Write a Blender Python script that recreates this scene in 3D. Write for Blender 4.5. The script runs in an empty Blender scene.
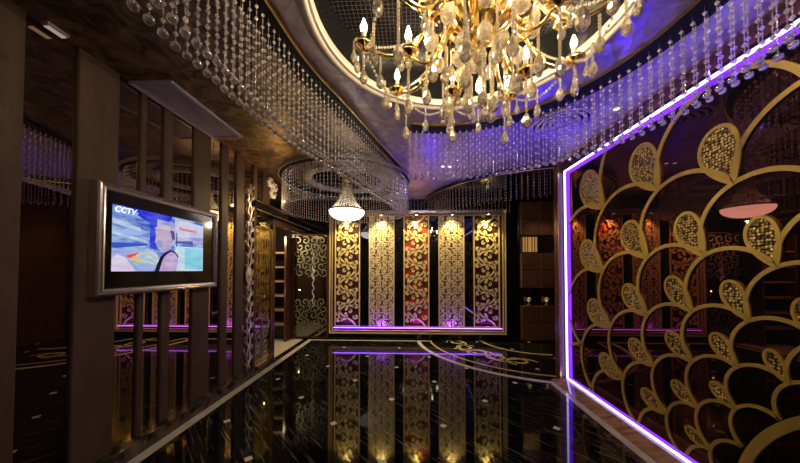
import bpy, math, random
from math import sin, cos, pi, radians
from mathutils import Vector, Matrix
random.seed(7)
SC = bpy.context.scene
COL = SC.collection

# ------------------------------------------------------------------ helpers
class MB:
    def __init__(s):
        s.v = []; s.f = []; s.sm = []
    def add(s, vs, fs, smooth=False):
        o = len(s.v); s.v.extend(vs)
        s.f.extend([tuple(i + o for i in q) for q in fs]); s.sm.extend([smooth] * len(fs))
        return s
    def box(s, x0, x1, y0, y1, z0, z1):
        vs = [(x, y, z) for z in (z0, z1) for y in (y0, y1) for x in (x0, x1)]
        return s.add(vs, [(0, 2, 3, 1), (4, 5, 7, 6), (0, 1, 5, 4), (2, 6, 7, 3), (0, 4, 6, 2), (1, 3, 7, 5)])
    def cbox(s, x0, x1, y0, y1, z0, z1, b, ax=1, sg=-1):
        """box whose face on side sg of axis ax is chamfered by b"""
        lo = [x0, y0, z0]; hi = [x1, y1, z1]
        o = [a for a in (0, 1, 2) if a != ax]
        f0 = hi[ax] if sg < 0 else lo[ax]; f2 = lo[ax] if sg < 0 else hi[ax]; f1 = f2 - sg * b
        vs = []
        for (d, m) in ((f0, 0), (f1, 0), (f2, b)):
            for (u, v) in ((0, 0), (1, 0), (1, 1), (0, 1)):
                p = [0, 0, 0]; p[ax] = d
                p[o[0]] = (lo[o[0]] + m) if not u else (hi[o[0]] - m)
                p[o[1]] = (lo[o[1]] + m) if not v else (hi[o[1]] - m)
                vs.append(tuple(p))
        fs = [(0, 1, 2, 3), (8, 9, 10, 11)]
        for k in (0, 4):
            for i in range(4):
                j = (i + 1) % 4; fs.append((k + i, k + j, k + 4 + j, k + 4 + i))
        return s.add(vs, fs)
    def tube(s, pts, r, seg=8, closed=False, smooth=True, caps=True):
        pts = [Vector(p) for p in pts]; n = len(pts)
        rs = r if isinstance(r, (list, tuple)) else [r] * n
        up = Vector((0, 0, 1)); vs = []; fs = []
        t0 = (pts[1] - pts[0]).normalized()
        a = t0.orthogonal().normalized()
        for i, p in enumerate(pts):
            if closed: t = (pts[(i + 1) % n] - pts[i - 1]).normalized()
            else: t = (pts[min(i + 1, n - 1)] - pts[max(i - 1, 0)]).normalized()
            a = (a - t * a.dot(t))
            if a.length < 1e-6: a = t.orthogonal()
            a.normalize(); b = t.cross(a)
            for k in range(seg):
                q = p + (a * cos(2 * pi * k / seg) + b * sin(2 * pi * k / seg)) * rs[i]
                vs.append(q[:])
        m = n if closed else n - 1
        for i in range(m):
            for k in range(seg):
                A = i * seg; B = ((i + 1) % n) * seg; l = (k + 1) % seg
                fs.append((A + k, A + l, B + l, B + k))
        if not closed and caps:
            fs.append(tuple(range(seg))[::-1]); fs.append(tuple((n - 1) * seg + k for k in range(seg)))
        return s.add(vs, fs, smooth)
    def lathe(s, prof, c=(0, 0, 0), seg=24, smooth=True, sx=1, sy=1, rot=0):
        vs = []; fs = []
        for (r, z) in prof:
            for k in range(seg):
                t = 2 * pi * k / seg + rot
                vs.append((c[0] + r * cos(t) * sx, c[1] + r * sin(t) * sy, c[2] + z))
        for i in range(len(prof) - 1):
            for k in range(seg):
                l = (k + 1) % seg
                fs.append((i * seg + k, i * seg + l, (i + 1) * seg + l, (i + 1) * seg + k))
        return s.add(vs, fs, smooth)
    def band(s, pts, w, f, d0, d1, closed=False):
        """flat ribbon of width w along a 2-D path; f(u, v, d) puts it into space, d0..d1 is its depth"""
        n = len(pts); ws = w if isinstance(w, (list, tuple)) else [w] * n
        vs = []; fs = []
        for i in range(n):
            if closed: a = pts[i - 1]; b = pts[(i + 1) % n]
            else: a = pts[max(i - 1, 0)]; b = pts[min(i + 1, n - 1)]
            dx, dy = b[0] - a[0], b[1] - a[1]; l = math.hypot(dx, dy) or 1
            nx, ny = -dy / l, dx / l; h = ws[i] / 2
            for (sg, d) in ((1, d0), (1, d1), (-1, d1), (-1, d0)):
                vs.append(tuple(f(pts[i][0] + nx * h * sg, pts[i][1] + ny * h * sg, d)))
        m = n if closed else n - 1
        for i in range(m):
            A = i * 4; B = ((i + 1) % n) * 4
            for k in range(4):
                l = (k + 1) % 4; fs.append((A + k, A + l, B + l, B + k))
        if not closed: fs += [(0, 1, 2, 3), tuple((n - 1) * 4 + k for k in (3, 2, 1, 0))]
        return s.add(vs, fs)
    def prism(s, poly, f, d0, d1):
        n = len(poly)
        vs = [tuple(f(u, v, d0)) for u, v in poly] + [tuple(f(u, v, d1)) for u, v in poly]
        fs = [tuple(range(n))[::-1], tuple(range(n, 2 * n))]
        for i in range(n):
            j = (i + 1) % n; fs.append((i, j, n + j, n + i))
        return s.add(vs, fs)
    def ball(s, c, r, seg=8, rings=6, smooth=True, sz=1):
        prof = [(r * sin(pi * i / rings) + 1e-5, -r * sz * cos(pi * i / rings)) for i in range(rings + 1)]
        return s.lathe(prof, c, seg, smooth)
    def build(s, name, m, parent=None, kind=None, label=None, cat=None, group=None, origin=None):
        me = bpy.data.meshes.new(name)
        off = parent_world(parent) if parent else Vector((0, 0, 0))
        loc = Vector((0, 0, 0))
        if s.v and (not parent) and origin is not None: loc = Vector(origin)
        sh = off + loc
        me.from_pydata([(a - sh[0], b - sh[1], c - sh[2]) for a, b, c in s.v], [], s.f)
        me.polygons.foreach_set('use_smooth', s.sm)
        me.materials.append(m); me.update()
        o = bpy.data.objects.new(name, me); COL.objects.link(o)
        if parent: o.parent = parent
        o.location = loc
        if kind: o['kind'] = kind
        if label: o['label'] = label
        if cat: o['category'] = cat
        if group: o['group'] = group
        return o

def parent_world(p):
    v = Vector((0, 0, 0))
    while p: v += Vector(p.location); p = p.parent
    return v

def thing(name, label, cat, loc=(0, 0, 0), group=None):
    o = bpy.data.objects.new(name, None); COL.objects.link(o); o.location = loc
    o.empty_display_size = .1
    o['label'] = label; o['category'] = cat
    if group: o['group'] = group
    return o

def copy_part(o, parent, loc=None, rot=None):
    c = o.copy(); COL.objects.link(c); c.parent = parent
    if loc is not None: c.location = loc
    if rot is not None: c.rotation_euler = rot
    return c

# ---------------------------------------------------------------- materials
def new_mat(name):
    m = bpy.data.materials.new(name); m.use_nodes = True
    nt = m.node_tree; nt.nodes.clear()
    out = nt.nodes.new('ShaderNodeOutputMaterial')
    return m, nt, out

def N(nt, t, **k):
    n = nt.nodes.new(t)
    for a, b in k.items():
        if a.startswith('_'): setattr(n, a[1:], b)
        else: n.inputs[a.replace('~', ' ')].default_value = b
    return n

def pbr(name, col, rough=.5, metal=0., spec=.5, trans=0., noise=None, coat=0., bump=None, ior=None):
    """noise = (scale, amount, colour2, (sx,sy,sz)); bump = (scale, strength)"""
    m, nt, out = new_mat(name)
    b = nt.nodes.new('ShaderNodeBsdfPrincipled')
    b.inputs['Base Color'].default_value = (*col, 1); b.inputs['Roughness'].default_value = rough
    b.inputs['Metallic'].default_value = metal; b.inputs['Specular IOR Level'].default_value = spec
    b.inputs['Transmission Weight'].default_value = trans; b.inputs['Coat Weight'].default_value = coat
    if ior: b.inputs['IOR'].default_value = ior
    tc = nt.nodes.new('ShaderNodeTexCoord')
    if noise:
        sc, amt, c2, st = noise
        mp = nt.nodes.new('ShaderNodeMapping'); mp.inputs['Scale'].default_value = st
        nt.links.new(tc.outputs['Object'], mp.inputs['Vector'])
        nz = nt.nodes.new('ShaderNodeTexNoise'); nz.inputs['Scale'].default_value = sc
        nz.inputs['Detail'].default_value = 6
        nt.links.new(mp.outputs['Vector'], nz.inputs['Vector'])
        cr = nt.nodes.new('ShaderNodeValToRGB')
        cr.color_ramp.elements[0].position = .5 - amt / 2; cr.color_ramp.elements[1].position = .5 + amt / 2
        cr.color_ramp.elements[0].color = (*col, 1); cr.color_ramp.elements[1].color = (*c2, 1)
        nt.links.new(nz.outputs['Fac'], cr.inputs['Fac']); nt.links.new(cr.outputs['Color'], b.inputs['Base Color'])
    if bump:
        nz = nt.nodes.new('ShaderNodeTexNoise'); nz.inputs['Scale'].default_value = bump[0]
        nt.links.new(tc.outputs['Object'], nz.inputs['Vector'])
        bp = nt.nodes.new('ShaderNodeBump'); bp.inputs['Strength'].default_value = bump[1]; bp.inputs['Distance'].default_value = .01
        nt.links.new(nz.outputs['Fac'], bp.inputs['Height']); nt.links.new(bp.outputs['Normal'], b.inputs['Normal'])
    nt.links.new(b.outputs[0], out.inputs[0])
    return m

def emis(name, col, st):
    m, nt, out = new_mat(name)
    e = nt.nodes.new('ShaderNodeEmission'); e.inputs[0].default_value = (*col, 1); e.inputs[1].default_value = st
    nt.links.new(e.outputs[0], out.inputs[0]); return m

def mirror(name, col, rough=.01, base=(.004, .004, .005)):
    """dark tinted mirror glass: tinted gloss over black"""
    m, nt, out = new_mat(name)
    g = nt.nodes.new('ShaderNodeBsdfGlossy'); g.inputs['Color'].default_value = (*col, 1); g.inputs['Roughness'].default_value = rough
    d = nt.nodes.new('ShaderNodeBsdfDiffuse'); d.inputs['Color'].default_value = (*base, 1)
    a = nt.nodes.new('ShaderNodeAddShader')
    nt.links.new(g.outputs[0], a.inputs[0]); nt.links.new(d.outputs[0], a.inputs[1]); nt.links.new(a.outputs[0], out.inputs[0])
    return m

def crystal(name, col, glass=.4, gloss=.35, rough=.12):
    """cut crystal: clear glass, bright facets and a little milky scatter"""
    m, nt, out = new_mat(name); L = nt.links.new
    g = nt.nodes.new('ShaderNodeBsdfGlass'); g.inputs['Color'].default_value = (1, 1, 1, 1); g.inputs['IOR'].default_value = 1.6; g.inputs['Roughness'].default_value = .0
    p = nt.nodes.new('ShaderNodeBsdfGlossy'); p.inputs['Color'].default_value = (*col, 1); p.inputs['Roughness'].default_value = rough
    d = nt.nodes.new('ShaderNodeBsdfDiffuse'); d.inputs['Color'].default_value = (*col, 1)
    t = nt.nodes.new('ShaderNodeBsdfTranslucent'); t.inputs['Color'].default_value = (*col, 1)
    a = nt.nodes.new('ShaderNodeMixShader'); a.inputs[0].default_value = .5
    L(d.outputs[0], a.inputs[1]); L(t.outputs[0], a.inputs[2])
    b = nt.nodes.new('ShaderNodeMixShader'); b.inputs[0].default_value = gloss / max(1e-4, 1 - glass)
    L(a.outputs[0], b.inputs[1]); L(p.outputs[0], b.inputs[2])
    c = nt.nodes.new('ShaderNodeMixShader'); c.inputs[0].default_value = glass
    L(b.outputs[0], c.inputs[1]); L(g.outputs[0], c.inputs[2]); L(c.outputs[0], out.inputs[0])
    return m

M = {}
M['gold'] = pbr('gold_leaf', (.72, .52, .20), .28, 1.0, bump=(40, .15))
M['gold_bright'] = pbr('polished_gold', (.95, .68, .28), .18, 1.0)
M['lattice_gold'] = pbr('satin_brass_lattice', (.45, .31, .065), .38, .4)
M['fret_gold'] = pbr('fretwork_gold', (.85, .66, .30), .4, .25)
M['fret_fine'] = pbr('fretwork_pale_gold', (.85, .66, .38), .45, .25)
M['cream'] = pbr('cream_moulding', (.30, .265, .24), .35, .2)
M['silver'] = pbr('brushed_silver', (.62, .58, .58), .25, .9)
M['carved_silver'] = pbr('carved_silver', (.70, .66, .62), .3, .8, bump=(60, .3))
M['black'] = pbr('black_lacquer', (.006, .006, .007), .12, 0, .5)
M['black_matt'] = pbr('black_matt', (.003, .003, .003), .6, 0, .15)
M['mirror_left'] = mirror('smoked_mirror', (.42, .31, .21))
M['glass_right'] = mirror('dark_red_mirror_glass', (.115, .042, .034))
M['black_mirror'] = mirror('black_mirror_glass', (.10, .10, .11))
M['pilaster'] = pbr('brown_leather_pilaster', (.088, .052, .035), .55, 0, .3, noise=(9, .5, (.062, .036, .025), (1, 1, .3)), bump=(90, .15))
M['wood'] = pbr('dark_wood', (.09, .035, .018), .25, noise=(4, .5, (.045, .016, .01), (8, 8, 1)))
M['leather'] = pbr('brown_leather_tile', (.12, .05, .024), .4, noise=(5, .5, (.075, .03, .015), (1, 1, 1)), bump=(60, .2))
M['crystal'] = crystal('clear_crystal', (1, .95, .95), .33, .42, .12)
M['crystal_ball'] = crystal('crystal_ball', (.95, .92, .95), .80, .14, .1)
M['crystal_warm'] = crystal('chandelier_crystal', (1, .93, .78), .45, .35, .08)
M['bulb'] = emis('bulb_glow', (1, .86, .6), 60)
M['basket'] = emis('lit_crystal_basket', (1, .92, .8), 4.5)
M['neon_core'] = emis('neon_core', (.52, .42, 1.0), 5.0)
M['neon_edge'] = emis('neon_violet', (.16, .02, 1.0), 2.4)
M['led'] = emis('violet_led', (.34, .10, 1.0), 9.0)
M['marble_white'] = pbr('white_marble', (.62, .58, .52), .15, noise=(8, .6, (.42, .38, .33), (1, 1, 1)))
M['marble_brown'] = pbr('brown_marble', (.13, .06, .03), .08, noise=(7, .4, (.42, .26, .12), (1, 3, 1)))
M['marble_dark'] = pbr('dark_emperador_marble', (.012, .010, .010), .08, noise=(9, .25, (.09, .07, .06), (1, 1, 1)))
M['inlay_gold'] = pbr('gold_stone_inlay', (.55, .45, .16), .2, .2)
M['vent'] = pbr('grey_vent', (.46, .40, .46), .4, .1)
M['shade_warm'] = emis('downlight_lens', (1, .93, .85), 6)

# black floor tiles: turned square tiles, pale cabochons at the corners, fine white veins
def floor_mat():
    m, nt, out = new_mat('black_marble_floor'); L = nt.links.new
    b = nt.nodes.new('ShaderNodeBsdfPrincipled')
    b.inputs['Roughness'].default_value = .05; b.inputs['Specular IOR Level'].default_value = .38
    tc = nt.nodes.new('ShaderNodeTexCoord')
    def mp(rot, scale, loc=(0, 0, 0)):
        n = nt.nodes.new('ShaderNodeMapping'); n.inputs['Rotation'].default_value = (0, 0, rot)
        n.inputs['Scale'].default_value = scale; n.inputs['Location'].default_value = loc
        L(tc.outputs['Object'], n.inputs['Vector']); return n
    def math_(op, a, bb=None):
        n = nt.nodes.new('ShaderNodeMath'); n.operation = op
        for i, x in enumerate((a, bb)):
            if x is None: continue
            if isinstance(x, (int, float)): n.inputs[i].default_value = x
            else: L(x, n.inputs[i])
        return n.outputs[0]
    T = .7555
    g = mp(radians(45), (1 / T, 1 / T, 1), (0, 0, 0))
    # centre the lattice on (0.31, 2.745)
    c = cos(radians(45)); sx, sy = .31, 2.745
    px, py = (c * sx - c * sy) / T, (c * sx + c * sy) / T
    g.inputs['Location'].default_value = (-px + .5, -py + .5, 0)
    sp = nt.nodes.new('ShaderNodeSeparateXYZ'); L(g.outputs[0], sp.inputs[0])
    fx = math_('ABSOLUTE', math_('SUBTRACT', math_('FRACT', sp.outputs[0]), .5))
    fy = math_('ABSOLUTE', math_('SUBTRACT', math_('FRACT', sp.outputs[1]), .5))
    mxn = math_('MAXIMUM', fx, fy); mnn = math_('MINIMUM', fx, fy)
    cab = math_('LESS_THAN', mxn, .036)
    joint = math_('LESS_THAN', mnn, .004)
    v0 = mp(radians(45), (1, 1, 1)); v = nt.nodes.new('ShaderNodeMapping'); v.inputs['Scale'].default_value = (1.1, 20, 1); L(v0.outputs[0], v.inputs['Vector'])
    nz = nt.nodes.new('ShaderNodeTexNoise'); nz.inputs['Scale'].default_value = 2.3; nz.inputs['Detail'].default_value = 4
    L(v.outputs[0], nz.inputs['Vector'])
    vein = nt.nodes.new('ShaderNodeValToRGB'); vein.color_ramp.elements[0].position = .57; vein.color_ramp.elements[1].position = .78
    vein.color_ramp.elements[0].color = (.0035, .0035, .004, 1); vein.color_ramp.elements[1].color = (.16, .15, .13, 1)
    L(nz.outputs['Fac'], vein.inputs['Fac'])
    m1 = nt.nodes.new('ShaderNodeMix'); m1.data_type = 'RGBA'; L(joint, m1.inputs[0]); L(vein.outputs[0], m1.inputs[6]); m1.inputs[7].default_value = (.02, .018, .015, 1)
    m2 = nt.nodes.new('ShaderNodeMix'); m2.data_type = 'RGBA'; L(cab, m2.inputs[0]); L(m1.outputs[2], m2.inputs[6]); m2.inputs[7].default_value = (.62, .58, .5, 1)
    L(m2.outputs[2], b.inputs['Base Color'])
    L(b.outputs[0], out.inputs[0]); return m
M['floor'] = floor_mat()

def foil_mat(name, c1, c2, rough=.38, metal=.55):
    m, nt, out = new_mat(name); L = nt.links.new
    b = nt.nodes.new('ShaderNodeBsdfPrincipled'); b.inputs['Metallic'].default_value = metal
    tc = nt.nodes.new('ShaderNodeTexCoord')
    a = nt.nodes.new('ShaderNodeTexNoise'); a.inputs['Scale'].default_value = 5.5; a.inputs['Detail'].default_value = 8; a.inputs['Roughness'].default_value = .7
    a.inputs['Distortion'].default_value = 1.2
    L(tc.outputs['Object'], a.inputs['Vector'])
    r = nt.nodes.new('ShaderNodeValToRGB'); r.color_ramp.elements[0].position = .40; r.color_ramp.elements[1].position = .62
    r.color_ramp.elements[0].color = (*c1, 1); r.color_ramp.elements[1].color = (*c2, 1)
    L(a.outputs['Fac'], r.inputs['Fac']); L(r.outputs[0], b.inputs['Base Color'])
    w = nt.nodes.new('ShaderNodeMapRange'); w.inputs['To Min'].default_value = rough - .1; w.inputs['To Max'].default_value = rough + .15
    L(a.outputs['Fac'], w.inputs[0]); L(w.outputs[0], b.inputs['Roughness'])
    L(b.outputs[0], out.inputs[0]); return m
M['foil'] = foil_mat('silver_foil_ceiling', (.30, .26, .30), (.55, .49, .52))
M['foil_shaded'] = foil_mat('shaded_bronze_foil', (.06, .042, .028), (.32, .21, .10), .45, .8)  # darker foil: shade behind the beads is put into the colour

def mesh_gold_mat():
    m, nt, out = new_mat('gold_wire_mesh'); L = nt.links.new
    b = nt.nodes.new('ShaderNodeBsdfPrincipled'); b.inputs['Metallic'].default_value = .6; b.inputs['Roughness'].default_value = .3
    tc = nt.nodes.new('ShaderNodeTexCoord'); v = nt.nodes.new('ShaderNodeTexVoronoi'); v.inputs['Scale'].default_value = 50
    v.inputs['Randomness'].default_value = .45
    L(tc.outputs['Object'], v.inputs['Vector'])
    r = nt.nodes.new('ShaderNodeValToRGB'); r.color_ramp.elements[0].position = .30; r.color_ramp.elements[1].position = .62
    r.color_ramp.elements[0].color = (.85, .62, .20, 1); r.color_ramp.elements[1].color = (.035, .018, .004, 1)
    L(v.outputs['Distance'], r.inputs['Fac']); L(r.outputs[0], b.inputs['Base Color'])
    bp = nt.nodes.new('ShaderNodeBump'); bp.inputs['Strength'].default_value = 1; bp.inputs['Distance'].default_value = .012; bp.invert = True
    L(v.outputs['Distance'], bp.inputs['Height']); L(bp.outputs[0], b.inputs['Normal'])
    L(b.outputs[0], out.inputs[0]); return m
M['mesh_gold'] = mesh_gold_mat(); M['etching'] = pbr('frosted_etching', (.17, .18, .13), .4, .3)

def grid_mat():
    m, nt, out = new_mat('black_mosaic_grid'); L = nt.links.new
    b = nt.nodes.new('ShaderNodeBsdfPrincipled'); b.inputs['Roughness'].default_value = .2
    tc = nt.nodes.new('ShaderNodeTexCoord'); br = nt.nodes.new('ShaderNodeTexBrick')
    br.offset = 0; br.inputs['Scale'].default_value = 1; br.inputs['Brick Width'].default_value = .032; br.inputs['Row Height'].default_value = .032
    br.inputs['Mortar Size'].default_value = .0016
    br.inputs['Color1'].default_value = (.003, .003, .004, 1); br.inputs['Color2'].default_value = (.005, .004, .006, 1); br.inputs['Mortar'].default_value = (.04, .035, .035, 1)
    L(tc.outputs['UV'], br.inputs['Vector']); L(br.outputs['Color'], b.inputs['Base Color']); L(b.outputs[0], out.inputs[0]); return m
M['grid'] = grid_mat()
def amber_mat():
    m, nt, out = new_mat('amber_door_glass'); L = nt.links.new
    t = nt.nodes.new('ShaderNodeBsdfTransparent'); t.inputs[0].default_value = (.60, .52, .34, 1)
    g = nt.nodes.new('ShaderNodeBsdfGlossy'); g.inputs['Color'].default_value = (.62, .54, .36, 1); g.inputs['Roughness'].default_value = .06
    x = nt.nodes.new('ShaderNodeMixShader'); x.inputs[0].default_value = .35
    L(t.outputs[0], x.inputs[1]); L(g.outputs[0], x.inputs[2]); L(x.outputs[0], out.inputs[0]); return m
M['amber'] = amber_mat()

H = 3.03                      # ceiling height
XL, XR, YB = -2.29, 2.12, 6.05
TC = (.34, 1.635)             # centre of the round ceiling tray
RC = (-1.07, 4.62)            # centre of the bead ring

def S(name, mb, mat, parent=None, origin=None): return mb.build(name, mat, parent, kind='structure', origin=origin)
XY = lambda z: (lambda u, v, d: (u, v, d))

# ------------------------------------------------------------------ setting
S('floor', MB().box(-3.9, 3.3, -1.6, 6.2, -.06, 0), M['floor'])
# ceiling: plane with a round hole for the tray
mb = MB(); n = 96; x0, x1, y0, y1 = -3.9, 3.3, -1.6, 6.2; R = .93
vs = []; fs = []
angs = sorted([2 * pi * k / n for k in range(n)] + [math.atan2(y - TC[1], x - TC[0]) % (2 * pi) for x in (x0, x1) for y in (y0, y1)])
for a in angs:
    c, s_ = cos(a), sin(a)
    t = min([(x1 - TC[0]) / c if c > 1e-9 else 1e9, (x0 - TC[0]) / c if c < -1e-9 else 1e9, (y1 - TC[1]) / s_ if s_ > 1e-9 else 1e9, (y0 - TC[1]) / s_ if s_ < -1e-9 else 1e9])
    vs += [(TC[0] + R * c, TC[1] + R * s_, H), (TC[0] + t * c, TC[1] + t * s_, H)]
m_ = len(angs)
for i in range(m_):
    j = (i + 1) % m_; fs.append((2 * i, 2 * i + 1, 2 * j + 1, 2 * j))
S('ceiling', mb.add(vs, fs), M['foil'])
# tray: upstand and black mosaic top
S('trim_1', MB().lathe([(R + .01, H - .001), (R + .01, H + .34)], (*TC, 0), 96), M['black'])
o = S('trim_2', MB().lathe([(.001, H + .335), (R + .02, H + .335)], (*TC, 0), 96, False), M['grid'])
uvl = o.data.uv_layers.new(name='UV')
for p in o.data.polygons:
    for li in p.loop_indices:
        v = o.data.vertices[o.data.loops[li].vertex_index].co; uvl.data[li].uv = (v.x, v.y)
prof = [(.905, H + .03), (.905, H - .012), (.915, H - .026), (.922, H - .020), (.928, H - .036), (.945, H - .048), (.972, H - .036), (.978, H - .018), (1.0, H - .012), (1.005, H)]
S('trim_3', MB().lathe(prof, (*TC, 0), 96), M['cream'])

# rail paths on the ceiling
def smooth(pts, k=10):
    out = []
    for i in range(len(pts) - 1):
        p0 = pts[max(i - 1, 0)]; p1 = pts[i]; p2 = pts[i + 1]; p3 = pts[min(i + 2, len(pts) - 1)]
        for j in range(k):
            t = j / k
            out.append(tuple(.5 * (2 * p1[a] + (p2[a] - p0[a]) * t + (2 * p0[a] - 5 * p1[a] + 4 * p2[a] - p3[a]) * t * t + (-p0[a] + 3 * p1[a] - 3 * p2[a] + p3[a]) * t ** 3) for a in (0, 1)))
    out.append(pts[-1]); return out
def resample(pts, d):
    out = [pts[0]]; acc = 0
    for i in range(1, len(pts)):
        a, b = Vector(pts[i - 1]), Vector(pts[i]); l = (b - a).length; 
        if l < 1e-9: continue
        t = d - acc
        while t <= l:
            out.append(tuple(a + (b - a) * (t / l))); t += d
        acc = l - (t - d)
    return out
def offset(pts, w):
    out = []
    for i in range(len(pts)):
        a = pts[max(i - 1, 0)]; b = pts[min(i + 1, len(pts) - 1)]
        dx, dy = b[0] - a[0], b[1] - a[1]; l = math.hypot(dx, dy) or 1
        out.append((pts[i][0] - dy / l * w, pts[i][1] + dx / l * w))
    return out
left_path = smooth([(-.98, .2), (-.94, .8), (-.90, 1.5), (-.83, 2.02), (-.66, 2.58), (-.45, 3.3), (-.22, 4.1), (-.075, 4.72)])
RA = 1.36
right_path = [(TC[0] + RA * cos(a), TC[1] + RA * sin(a)) for a in [radians(105) + (radians(-62) - radians(105)) * i / 60 for i in range(61)]]
FC = (2.5, 6.2); RF = 2.2
far_path = [(FC[0] + RF * cos(a), FC[1] + RF * sin(a)) for a in [radians(183) + (radians(259) - radians(183)) * i / 40 for i in range(41)]]

# bronze foil left of the rail, the weaker light there put into its colour
poly = [(XL, -1.6), (-.98, -1.6)] + left_path + [(-.075, 4.72), (-.3, 5.6), (-.3, 6.05), (-3.0, 6.05), (-3.0, 4.05), (XL, 4.05)]
S('trim_4', MB().prism(poly, lambda u, v, d: (u, v, d), H - .006, H - .001), M['foil_shaded'])
# black lacquer part in the far right corner, with a gold and black edge
poly = [(p[0], p[1]) for p in far_path] + [(3.1, 4.05), (3.1, 6.05), (.3, 6.05)]
S('trim_5', MB().prism(poly, lambda u, v, d: (u, v, d), H - .06, H - .001), M['black'])
S('trim_6', MB().band(far_path, .05, lambda u, v, d: (u, v, d), H - .085, H - .055), M['black_matt'])
S('trim_7', MB().band(offset(far_path, -.028), .006, lambda u, v, d: (u, v, d), H - .088, H - .078), M['gold'])

# walls
mb = MB(); mb.box(XL - .1, XL, -1.6, 3.98, 0, H); mb.box(XL - .1, XL, 3.98, 6.05, 2.36, H)
S('wall_left', mb, M['mirror_left'])
S('wall_right', MB().box(XR, XR + .1, -1.6, 3.93, 0, 2.90), M['glass_right'])
S('trim_8', MB().box(XR - .004, XR + .1, -1.6, 3.93, 2.90, H), M['wood'])
S('trim_9', MB().box(XR - .03, XR - .004, -1.6, 3.93, H - .022, H - .001), M['gold'])
S('wall_back', MB().box(-3.9, 3.3, YB, YB + .1, 0, H), M['black'])
S('wall_far_right', MB().box(3.1, 3.2, 3.93, YB, 0, H), M['wood'])
S('wall_return', MB().box(XR + .1, 3.1, 3.90, 3.98, 0, H), M['wood'])
S('wall_front', MB().box(XL - .1, XR + .1, -1.6, -1.5, 0, H), M['wood'])
S('wall_alcove', MB().box(-3.9, -3.8, 3.88, YB, 0, H).box(-3.8, XL - .1, 3.88, 3.98, 0, H), M['pilaster'])
# jamb post where the right wall ends
S('trim_10', MB().cbox(2.03, XR + .1, 3.932, 4.05, 0, H, .012), M['wood'])
S('trim_11', MB().box(2.025, 2.045, 3.920, 3.932, .0, H), M['gold'])

# pilasters between the mirror strips
k = 12
for (a, b, zt) in ((1.05, 1.535, H), (1.80, 2.07, H), (2.25, 2.30, H), (2.47, 2.56, H), (2.83, 3.07, H), (3.26, 3.38, H), (3.54, 3.71, H), (3.935, 4.03, H), (4.22, 4.38, H)):
    z0 = .115 if a < 3.9 else 2.52
    S('trim_%d' % k, MB().cbox(XL, XL + .022, a, b, z0, zt, .006, 0, 1), M['pilaster']); k += 1
S('baseboard_left', MB().box(XL, -2.205, -1.5, 3.98, 0, .112), M['marble_dark'])
S('trim_%d' % k, MB().box(-2.205, -2.115, -1.5, 6.0, 0, .004), M['marble_white']); k += 1
S('trim_%d' % k, MB().box(XL - .1, XL - .04, 3.98, 6.0, 0, .004), M['marble_white']); k += 1
S('baseboard_right', MB().add([(x, y, z) for y in (-1.5, 3.93) for x, z in ((1.905, 0), (1.905, .012), (2.09, .030), (XR, .030), (XR, 0))],
    [(0, 1, 2, 3, 4), (9, 8, 7, 6, 5), (0, 5, 6, 1), (1, 6, 7, 2), (2, 7, 8, 3)]), M['marble_brown'])
S('trim_%d' % k, MB().box(1.835, 1.905, -1.5, 3.82, 0, .004), M['marble_white']); k += 1
S('trim_%d' % k, MB().box(1.755, 1.830, -1.5, 3.76, 0, .003), M['marble_dark']); k += 1
# back border and floor arc
S('trim_%d' % k, MB().box(-2.115, .37, 5.92, 6.0, 0, .004), M['marble_white']); k += 1
arcf = lambda r, a0, a1: [(2.52 + r * cos(radians(a0 + (a1 - a0) * i / 48)), 6.12 + r * sin(radians(a0 + (a1 - a0) * i / 48))) for i in range(49)]
S('trim_%d' % k, MB().band(arcf(2.37, 184, 255), .075, lambda u, v, d: (u, v, d), 0, .0045), M['marble_white']); k += 1
S('trim_%d' % k, MB().band(arcf(2.12, 183, 258), .04, lambda u, v, d: (u, v, d), 0, .0045), M['inlay_gold']); k += 1
S('trim_%d' % k, MB().band(arcf(1.05, 176, 268), .05, lambda u, v, d: (u, v, d), 0, .0045), M['inlay_gold']); k += 1
# scrolls inlaid in the floor between the arcs
def spiral(cx, cy, r0, r1, a0, turns, n=26):
    return [(cx + (r0 + (r1 - r0) * i / n) * cos(a0 + turns * 2 * pi * i / n), cy + (r0 + (r1 - r0) * i / n) * sin(a0 + turns * 2 * pi * i / n)) for i in range(n + 1)]
mb = MB(); fl = lambda u, v, d: (u, v, d)
for i, a in enumerate((188, 203, 216, 229, 242)):
    cx, cy = 2.52 + 1.6 * cos(radians(a)), 6.12 + 1.6 * sin(radians(a)); sg = 1 if i % 2 else -1
    mb.band(spiral(cx, cy, .20, .08, radians(a) + (pi if i % 2 else 0), 1.1 * sg), [.03 + .03 * j / 26 for j in range(27)], fl, 0, .004)
    aa = [radians(a + t * 1.3) for t in range(-4, 9)]
    mb.band([(2.52 + (1.6 + .16 * sg * sin((t - aa[0]) * 10)) * cos(t), 6.12 + (1.6 + .16 * sg * sin((t - aa[0]) * 10)) * sin(t)) for t in aa], [.02, .03, .04, .045, .05, .05, .05, .05, .045, .04, .035, .03, .02], fl, 0, .0035)
S('trim_%d' % k, mb, M['inlay_gold']); k += 1

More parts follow.
